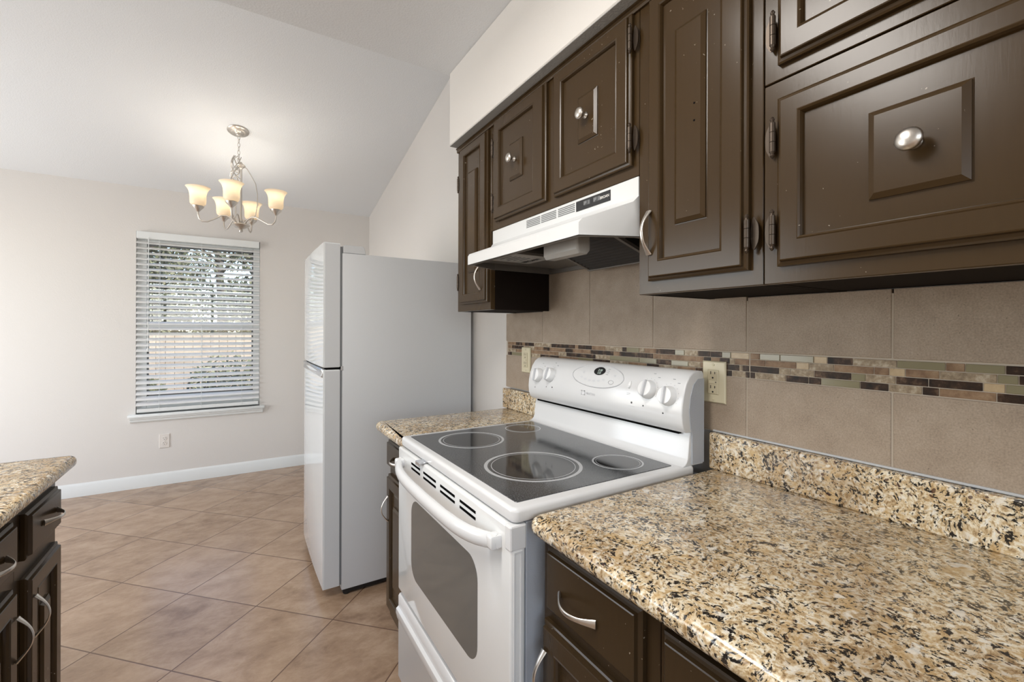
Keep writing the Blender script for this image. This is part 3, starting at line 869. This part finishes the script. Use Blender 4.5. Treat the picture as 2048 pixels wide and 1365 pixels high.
O('door_handle', bm, M['appl'], od, 45, label='white bar handle')
bm = BM(); box(bm, .4695, .51, RY0 - .001, RY0 + .022, .842, .8945, .004, 2); O('end_cap', bm, M['appl'], od)
bm = BM(); box(bm, .478, .4835, RY0 - .0018, RY0 + .001, .46, .838, .0008, 1); box(bm, .494, .4995, RY0 - .0018, RY0 + .001, .46, .838, .0008, 1); box(bm, .478, .4995, RY0 - .0018, RY0 + .001, .455, .461, .0008, 1); box(bm, .478, .4995, RY0 - .0018, RY0 + .001, .836, .8415, .0008, 1)
O('edge_channel', bm, M['appl'], od)
bm = BM(); lathe(bm, [(.0045, 0), (.0045, .002), (.003, .0032), (0, .0034)], (.489, RY0, .49), (0, -1, 0), n=12); O('screw', bm, M['steel'], od)
bm = BM(); box(bm, .460, .505, 1.262, 1.300, .8945, .898, .001, 1); box(bm, .458, .462, 1.264, 1.298, .886, .8975, .001, 1)
O('latch_lever', bm, M['steel'], rg, label='small grey latch lever')
bm = BM()
prism(bm, [(.510, .105), (.475, .105), (.471, .112), (.471, .300), (.466, .312), (.462, .330), (.463, .344), (.471, .350), (.471, .385), (.476, .392), (.510, .392)], RY0 + .002, RY1 - .002, .003)
O('storage_drawer', bm, M['appl'], rg, 35)
# backguard
prof = [(1.040, 1.016), (1.024, 1.017), (1.013, 1.027), (1.007, 1.044), (1.005, 1.066), (1.007, 1.092), (1.013, 1.120), (1.023, 1.147), (1.037, 1.167), (1.053, 1.178), (1.072, 1.1825), (1.092, 1.181), (1.098, 1.172), (1.098, 1.016)]
BY0, BY1 = .772, 1.506
bm = BM()
prism(bm, prof, BY0, BY1, .0035)
prism(bm, [(1.098, .925), (1.012, .9265), (1.020, .929), (1.028, .936), (1.033, .946), (1.040, 1.000), (1.044, 1.017), (1.098, 1.017)], BY0 + .002, BY1 - .002, .002)
bg_ = O('backguard', bm, M['appl'], rg, 35)
bm = BM()
prism(bm, [(1.048, .930), (1.098, .930), (1.098, 1.160), (1.072, 1.160), (1.052, 1.145), (1.040, 1.115), (1.034, 1.075), (1.040, 1.030), (1.047, 1.010)], BY0 - .0015, BY0 + .002, .0006)
O('side_plate', bm, M['rside'], bg_, label='grey end plate')
bm = BM(); box(bm, 1.030, 1.046, BY0 + .03, BY1 - .03, 1.009, 1.0165); O('gap', bm, M['shadowgap'], bg_)  # black strip painting the shadow line under the control panel
def xs(z):
    q = prof[1:11]
    for (xa, za), (xb_, zb) in zip(q[:-1], q[1:]):
        if za <= z <= zb:
            t = (z - za) / (zb - za); dx, dz = xb_ - xa, zb - za
            n = Vector((-dz, 0, dx)).normalized()
            return xa + t * dx, n
    return 1.01, Vector((-1, 0, 0))
def onp(y, z, lift=.0):
    x, n = xs(z); return Vector((x, y, z)) + n * lift
for i, (y, z) in enumerate(((1.443, 1.114), (1.367, 1.121), (.893, 1.121), (.821, 1.112))):
    p, n = onp(y, z), xs(z)[1]
    bm = BM()
    lathe(bm, [(.0275, -.003), (.0275, .003), (.0255, .006), (.0245, .017), (.0225, .0195), (0, .020)], p, n, 30)
    V_ = Vector((0, 1, 0)).cross(n)
    if V_.z < 0: V_ = -V_
    Y_ = Vector((0, 1, 0))
    t = bmesh.new(); bmesh.ops.create_cube(t, size=1)
    for v in t.verts: v.co = p + n * (.0215 + v.co.z * .011) + Y_ * (v.co.x * (.010 if v.co.z < 0 else .0085)) + V_ * (v.co.y * .048)
    bmesh.ops.recalc_face_normals(t, faces=t.faces)
    bmesh.ops.bevel(t, geom=list(t.edges), offset=.0015, segments=2, affect='EDGES')
    merge(bm, t, 1)
    O('burner_knob', bm, [M['knobw'], M['knobg']], bg_, 40, label='white dial with a grey grip bar')
    bm = BM()
    for k in range(11):
        a = radians(-30 + k * 24); q = p + Y_ * (-.0335 * cos(a)) + V_ * (.0335 * sin(a))
        q2 = onp(q.y, q.z, .0002); lathe(bm, [(.0009, 0), (.0009, .0004)], q2, n, 6)
    for (dy, dz) in ((-.006, .045), (-.026, .036)):
        q2 = onp(y + dy, min(z + dz, 1.176), .0002); box(bm, q2.x - .0004, q2.x + .0008, q2.y - .004, q2.y + .004, q2.z - .0011, q2.z + .0011)
    O('dial_marks', bm, M['grey'], bg_)
ov = (1.118, 1.1385, .122, .0355)
bm = BM()
pts = [onp(ov[0] + ov[2] * cos(2 * pi * k / 64), ov[1] + ov[3] * sin(2 * pi * k / 64) * (1.0), .0004) for k in range(64)]
tube(bm, pts, .0016, 6, closed=True)
cpn = O('control_oval', bm, M['knobg'], bg_, 60)
def disc(bm, y, z, a, b, lift, n=32):
    c = bm.verts.new(onp(y, z, lift)); ring = [bm.verts.new(onp(y + a * cos(2 * pi * k / n), z + b * sin(2 * pi * k / n), lift)) for k in range(n)]
    for k in range(n): bm.faces.new((c, ring[(k + 1) % n], ring[k]))
    bmesh.ops.recalc_face_normals(bm, faces=bm.faces)
bm = BM(); disc(bm, 1.112, 1.1555, .0265, .0125, .0008); ds = O('clock_display', bm, M['black'], bg_, label='dark oval clock display')
nn = xs(1.1555)[1]; VV = nn.cross(Vector((0, -1, 0)))
if VV.z < 0: VV = -VV
O('digits', text_bm('2:28', .0115, onp(1.1105, 1.1578, .0014), (0, -1, 0), VV, .0001), M['led'], ds)
O('digits', text_bm('2:20', .0095, onp(1.1105, 1.1495, .0014), (0, -1, 0), VV, .0001), M['led'], ds)
for k in range(6):
    y = 1.190 - k * .0215; z = 1.1285 - .008 * (1 - ((k - 2.5) / 2.5) ** 2) + .002
    bm = BM(); disc(bm, y, z, .0068, .0034, .0005, 16); O('touch_button', bm, M['knobg'], bg_)
for y in (1.185, 1.036):
    bm = BM(); disc(bm, y, 1.147, .006, .0032, .0005, 16); O('touch_button', bm, M['knobg'], bg_)
for k in range(4):
    bm = BM(); q = onp(1.074, 1.164 - k * .0055, .0004); box(bm, q.x - .0004, q.x + .0004, 1.068, 1.078, q.z - .0007, q.z + .0007); O('display_mark', bm, M['grey'], bg_)
bm = BM()
pts = [onp(1.047 + .011 * cos(2 * pi * k / 28), 1.1255 + .0058 * sin(2 * pi * k / 28), .0004) for k in range(28)]
tube(bm, pts, .0006, 5, closed=True); O('cancel_button', bm, M['grey'], bg_)
bm = BM(); q = onp(.966, 1.127); t = bmesh.new()
lathe(t, [(.0085, -.001), (.0085, .002), (.007, .003)], q, xs(1.127)[1], 20, .62, 1.35, xdir=(0, 1, 0)); merge(bm, t)
box(bm, q.x - .008, q.x, q.y - .003, q.y + .003, q.z - .009, q.z - .002, .001, 1); O('light_switch', bm, M['knobw'], bg_, 40)
for (y, z, r_) in ((1.457, 1.066, .0018), (1.383, 1.075, .0018), (1.346, 1.077, .0026), (.950, 1.076, .0030), (.905, 1.073, .0022), (.834, 1.063, .0022)):
    bm = BM(); lathe(bm, [(r_, 0), (r_, .0008), (0, .001)], onp(y, z), xs(z)[1], 12); O('indicator_lamp', bm, M['black'], bg_)
for (y, z, l_) in ((1.346, 1.069, .009), (.950, 1.066, .011), (.966, 1.102, .006), (.966, 1.098, .006)):
    bm = BM(); q = onp(y, z, .0004); box(bm, q.x - .0004, q.x + .0004, y - l_, y + l_, q.z - .0006, q.z + .0006); O('small_print', bm, M['knobg'], bg_)
bm = BM(); nl = xs(1.079)[1]; VL = Vector((0, 0, 1))
q = onp(1.170, 1.079, .0003)
for (y0, y1, z0, z1) in ((-.009, .009, -.008, -.0055), (-.009, .009, .0055, .008), (-.009, -.006, -.008, .008), (.006, .009, -.008, .008)):
    box(bm, q.x - .0006, q.x + .0004, q.y + y0, q.y + y1, q.z + z0, q.z + z1)
merge(bm, text_bm('MAYTAG', .0115, onp(1.133, 1.0785, .0012), (0, -1, 0), (0, 0, 1), .0001))
O('lettering', bm, M['knobg'], bg_)

# ---------------------------------------------------------------- refrigerator
fr = T('refrigerator', 'white top-freezer refrigerator standing against the wall', 'refrigerator', (.73, 2.62, 0))
FY0_, FY1_ = 2.255, 2.985
bm = BM(); box(bm, .430, 1.120, FY0_, FY1_, .035, 1.660, .004, 2); O('cabinet_body', bm, M['fr_side'], fr, 30)
bm = BM(); box(bm, .421, .431, FY0_ + .008, FY1_ - .008, .06, 1.100); box(bm, .421, .431, FY0_ + .008, FY1_ - .008, 1.112, 1.690); O('door_gasket', bm, M['gasket'], fr, label='grey rubber gasket')
def fdoor(name, z0, z1):
    bm = BM(); pl = []
    K = 14
    for k in range(K + 1):
        t = k / K; y = FY0_ + t * (FY1_ - FY0_); e = abs(2 * t - 1)
        pl.append((.345 - .006 * (1 - e ** 2) + (.010 * max(0, (e - .95) / .05) ** 2 if t > .5 else 0), y))
    poly = pl + [(.420, FY1_), (.420, FY0_)]
    slab(bm, poly[::-1], z0, z1, .005, 3)
    bm2 = O(name, bm, M['fr_front'], fr, 35)
    return bm2
fz = fdoor('freezer_door', 1.109, 1.705); ff = fdoor('fridge_door', .058, 1.099)
# near door edges are painted like the sides
bm = BM(); box(bm, .352, .419, FY0_ - .001, FY0_ + .002, 1.115, 1.699, .0004, 1); O('door_edge', bm, M['fr_side'], fz)
bm = BM(); box(bm, .352, .419, FY0_ - .001, FY0_ + .002, .064, 1.093, .0004, 1); O('door_edge', bm, M['fr_side'], ff)
bm = BM()
prism(bm, [(.352, 1.104), (.341, 1.104), (.336, 1.099), (.341, 1.084), (.337, 1.067), (.342, 1.062), (.350, 1.062)], FY0_ + .012, FY1_ - .06, .002)
O('pocket_handle', bm, M['steel'], ff, 35, label='silver pocket handle strip')
bm = BM(); box(bm, .36, .424, FY0_ + .01, FY1_ - .01, 1.0985, 1.1095); O('door_gap', bm, M['shadowgap'], fr)
bm = BM(); prism(bm, [(.434, 1.661), (.434, 1.694), (.440, 1.699), (.528, 1.699), (.536, 1.690), (.541, 1.661)], FY0_ + .004, FY0_ + .075, .003); O('hinge_cover', bm, M['fr_side'], fr)
bm = BM(); box(bm, .424, .436, FY0_ - .002, FY0_ + .03, 1.093, 1.115, .002, 1); O('middle_hinge', bm, M['steel'], fr)
bm = BM(); box(bm, .440, 1.10, FY0_ + .015, FY1_ - .015, .012, .0355); O('kick_plate', bm, M['black'], fr)
for (x, y) in ((.46, FY0_ + .035), (.375, FY1_ - .03), (1.06, FY0_ + .035), (1.06, FY1_ - .035)):
    bm = BM(); lathe(bm, [(.016, 0), (.018, .004), (.018, .014), (.010, .018), (.010, .058 if x < .4 else .036)], (x, y, 0), n=16); O('foot', bm, M['black'], fr, 40)

# ---------------------------------------------------------------- chandelier
CX, CY = .006, 3.636
ZC = 2.44 + SL * (YB - CY)
ch = T('chandelier', 'five-light nickel chandelier with frosted bell shades hanging from the sloped ceiling', 'chandelier', (CX, CY, ZC))
slope_n = Vector((0, -SL, -1)).normalized()
bm = BM(); lathe(bm, [(.066, 0), (.067, .004), (.060, .012), (.040, .017), (.030, .019), (.026, .024), (.012, .028), (.009, .036), (.0, .038)], (CX - .004, CY + .002, ZC), slope_n, 36); O('canopy', bm, M['nickel'], ch, 45)
bm = BM()
z = ZC - .034; k = 0
while z > 2.455:
    a = (0 if k % 2 == 0 else pi / 2) + .4; pts = []
    for i in range(16):
        t = 2 * pi * i / 16; s = .0075 * cos(t); h = .0165 * sin(t)
        pts.append((CX + s * cos(a), CY + s * sin(a), z - .013 + h))
    tube(bm, pts, .0017, 6, closed=True); z -= .0265; k += 1
O('chain', bm, M['nickel'], ch, 60)
bm = BM()
rg_ = random.Random(5)
for j in range(10):
    pts = []; ph = rg_.uniform(0, 6); L_ = rg_.uniform(.07, .16); r0 = rg_.uniform(.016, .030)
    for i in range(14):
        t = i / 13; pts.append((CX - .012 + r0 * sin(ph + 5 * t) - .012 * sin(pi * t), CY + r0 * cos(ph + 5 * t) - .014 * sin(pi * t), 2.485 - L_ * sin(pi * t * .55) - .02 * t))
    tube(bm, pts, .0024, 6)
O('loose_cord', bm, M['nickel'], ch, 60)
bm = BM()
lathe(bm, [(0, 2.452), (.006, 2.448), (.010, 2.440), (.022, 2.432), (.028, 2.424), (.020, 2.414), (.010, 2.406), (.0065, 2.398), (.0065, 2.06), (.012, 2.052), (.014, 2.040), (.010, 2.030), (.030, 2.024), (.052, 2.018), (.055, 2.011), (.046, 2.001), (.028, 1.991), (.014, 1.985), (.009, 1.979), (.013, 1.972), (.010, 1.964), (0, 1.960)], (CX + .014, CY - .008, 0), n=28)
O('column', bm, M['nickel'], ch, 40)
HX, HY = CX + .014, CY - .008
for a in (20, 140, 260):
    a = radians(a - 31); pts = []
    for (r_, z) in ((.014, 2.425), (.035, 2.408), (.060, 2.365), (.088, 2.310), (.100, 2.240), (.100, 2.160), (.090, 2.090), (.050, 2.030), (.030, 2.020)):
        pts.append((HX + r_ * cos(a), HY + r_ * sin(a), z))
    bm = BM(); tube(bm, pts, .0032, 8); O('cage_rod', bm, M['nickel'], ch, 60)
def arm(az, R):
    # azimuth in the camera frame: 0 = right, 90 = away
    d_ = rgt * cos(radians(az)) + fwd * sin(radians(az))
    P_ = lambda r_, z: Vector((HX, HY, z)) + d_ * r_
    ctl = [(.030, 2.022), (.055, 2.050), (.085, 2.066), (.115, 2.062), (R * .62, 2.035), (R * .78, 2.012), (R * .90, 2.010), (R * .975, 2.028), (R, 2.055), (R, 2.083)]
    bm = BM(); tube(bm, [P_(*c) for c in ctl], .0048, 10); A = O('arm', bm, M['nickel'], ch, 60)
    c = P_(R, 0)
    bm = BM(); lathe(bm, [(.006, 2.070), (.012, 2.076), (.021, 2.088), (.033, 2.100), (.036, 2.108), (.030, 2.111), (.0, 2.111)], c, n=24); O('cup', bm, M['nickel'], A, 45)
    bm = BM()
    pr = [(.026, 2.1115), (.039, 2.117), (.045, 2.127), (.0465, 2.145), (.0465, 2.168), (.048, 2.188), (.053, 2.207), (.061, 2.223), (.071, 2.233)]
    rings = pr + [(r_ - .003, z + .0012) for (r_, z) in pr[::-1][:-1]] + [(.025, 2.1145)]
    lathe(bm, rings, c, n=32)
    for f in list(bm.faces):
        if len(f.verts) > 4: bm.faces.remove(f)
    O('shade', bm, M['shade'], A, 60, label='frosted cream glass bell shade')
    bm = BM(); lathe(bm, [(0, 2.112), (.011, 2.112), (.012, 2.130), (.018, 2.142), (.023, 2.156), (.022, 2.170), (.013, 2.181), (0, 2.185)], c, n=20); O('bulb', bm, M['bulb'], A, 60)
    add_light('chandelier_bulb_light', 'POINT', c + Vector((0, 0, 2.200)), 1.15, (1, .94, .85), shadow_soft_size=.03)
for (az, R) in ((212, .245), (289, .245), (352, .265), (106, .258), (146, .255)): arm(az, R)

# ---------------------------------------------------------------- kitchen ceiling lamp (above, out of frame)
kl = T('ceiling_lamp', 'long boxed kitchen ceiling lamp, above the picture', 'lamp', KL)
bm = BM(); box(bm, KL[0] - .58, KL[0] + .58, KL[1] - .21, KL[1] + .21, 2.40, 2.43, .004); O('lamp_frame', bm, M['trim'], kl)
bm = BM(); slab(bm, rrect(KL[0] - .56, KL[0] + .56, KL[1] - .19, KL[1] + .19, .03), 2.343, 2.3995, .02); O('diffuser', bm, M['lampglass'], kl, 60)

# ---------------------------------------------------------------- garden behind the window
bm = BM(); box(bm, -14, 14, YB + .5, 30, -.45, -.25); S('floor_garden', bm, M['grass'])
fc = T('garden_fence', 'pale board fence across the garden, seen through the window blind', 'fence', (-.8, 10.5, -.25))
bm = BM(); x = -8.0
while x < 7:
    h = 1.19 + random.uniform(-.012, .012); box(bm, x, x + .134, 10.5, 10.52, -.25, h, .003, 1); x += .14
O('board', bm, M['fence'], fc)
bm = BM(); box(bm, -8, 7, 10.52, 10.56, 0, .09); box(bm, -8, 7, 10.52, 10.56, .9, .99); O('rail', bm, M['fence'], fc)
def tree(label, x, y, h, cr, n, seed, zc):
    rr = random.Random(seed)
    t = T('tree', label, 'tree', (x, y, -.25))
    bm = BM(); tube(bm, [(x, y, -.25), (x + .05, y, h * .3), (x - .08, y + .1, h * .6), (x, y, h * .95)], [.17, .14, .10, .04], 9)
    for k in range(7):
        a = rr.uniform(0, 6.28); z0 = h * rr.uniform(.3, .7)
        tube(bm, [(x, y, z0), (x + cos(a) * cr * .4, y + sin(a) * cr * .4, z0 + .5), (x + cos(a) * cr * .85, y + sin(a) * cr * .85, z0 + rr.uniform(.4, 1.2))], [.06, .04, .015], 6)
    O('trunk', bm, M['bark'], t, 50)
    bm = BM()
    cl = [(Vector((rr.uniform(-1, 1) * cr, rr.uniform(-1, 1) * cr * .9, rr.uniform(-1, 1) * h * .42)), rr.uniform(.35, .75)) for _ in range(34)]
    for i in range(n):
        c, s = rr.choice(cl)
        p = Vector((x, y, zc)) + c + Vector([max(-.45, min(.45, rr.gauss(0, s * .5))) for _ in range(3)])
        e1 = Vector((rr.gauss(0, 1), rr.gauss(0, 1), rr.gauss(0, 1))).normalized(); e2 = e1.orthogonal().normalized(); l_ = rr.uniform(.05, .10)
        vs = [bm.verts.new(p + e1 * l_), bm.verts.new(p + e2 * l_ * .45), bm.verts.new(p - e1 * l_), bm.verts.new(p - e2 * l_ * .45)]
        bm.faces.new(vs)
    O('foliage', bm, M['leaf'], t)
tree('leafy tree behind the garden fence, left half of the window', -1.8, 13.0, 4.6, .72, 5200, 1, 2.6)
tree('leafy tree behind the garden fence, right half of the window', .62, 12.8, 4.6, .72, 5200, 2, 2.6)
tree('tall dense tree farther back between the other two', -.5, 18.5, 6.5, 2.4, 6500, 3, 3.2)
def shrub(label, x, y, r, h, n, seed):
    rr = random.Random(seed)
    t = T('garden_shrub', label, 'shrub', (x, y, -.25))
    bm = BM()
    for k in range(9):
        a = rr.uniform(0, 6.28); q = rr.uniform(.3, .8) * r
        tube(bm, [(x, y, -.25), (x + cos(a) * q * .5, y + sin(a) * q * .4, -.25 + h * .5), (x + cos(a) * q, y + sin(a) * q * .6, -.25 + h * rr.uniform(.7, .95))], [.014, .009, .004], 5)
    O('stems', bm, M['bark'], t)
    bm = BM()
    for i in range(n):
        a = rr.uniform(0, 6.28); q = r * sqrt(rr.random()); z = -.25 + h * rr.uniform(.1, 1) * (1 - .35 * (q / r) ** 2)
        p = Vector((x + q * cos(a), y + q * sin(a) * .6, z)); e1 = Vector((rr.gauss(0, 1), rr.gauss(0, 1), rr.gauss(0, 1))).normalized(); e2 = e1.orthogonal().normalized(); l_ = rr.uniform(.03, .06)
        bm.faces.new([bm.verts.new(p + e1 * l_), bm.verts.new(p + e2 * l_ * .5), bm.verts.new(p - e1 * l_), bm.verts.new(p - e2 * l_ * .5)])
    O('foliage', bm, M['leaf'], t)
shrub('dark garden shrub before the fence, right half of the window', -.10, 9.4, .62, 1.15, 1500, 11)
shrub('low dark garden shrub before the fence, left half of the window', -1.45, 9.9, .40, .75, 900, 12)
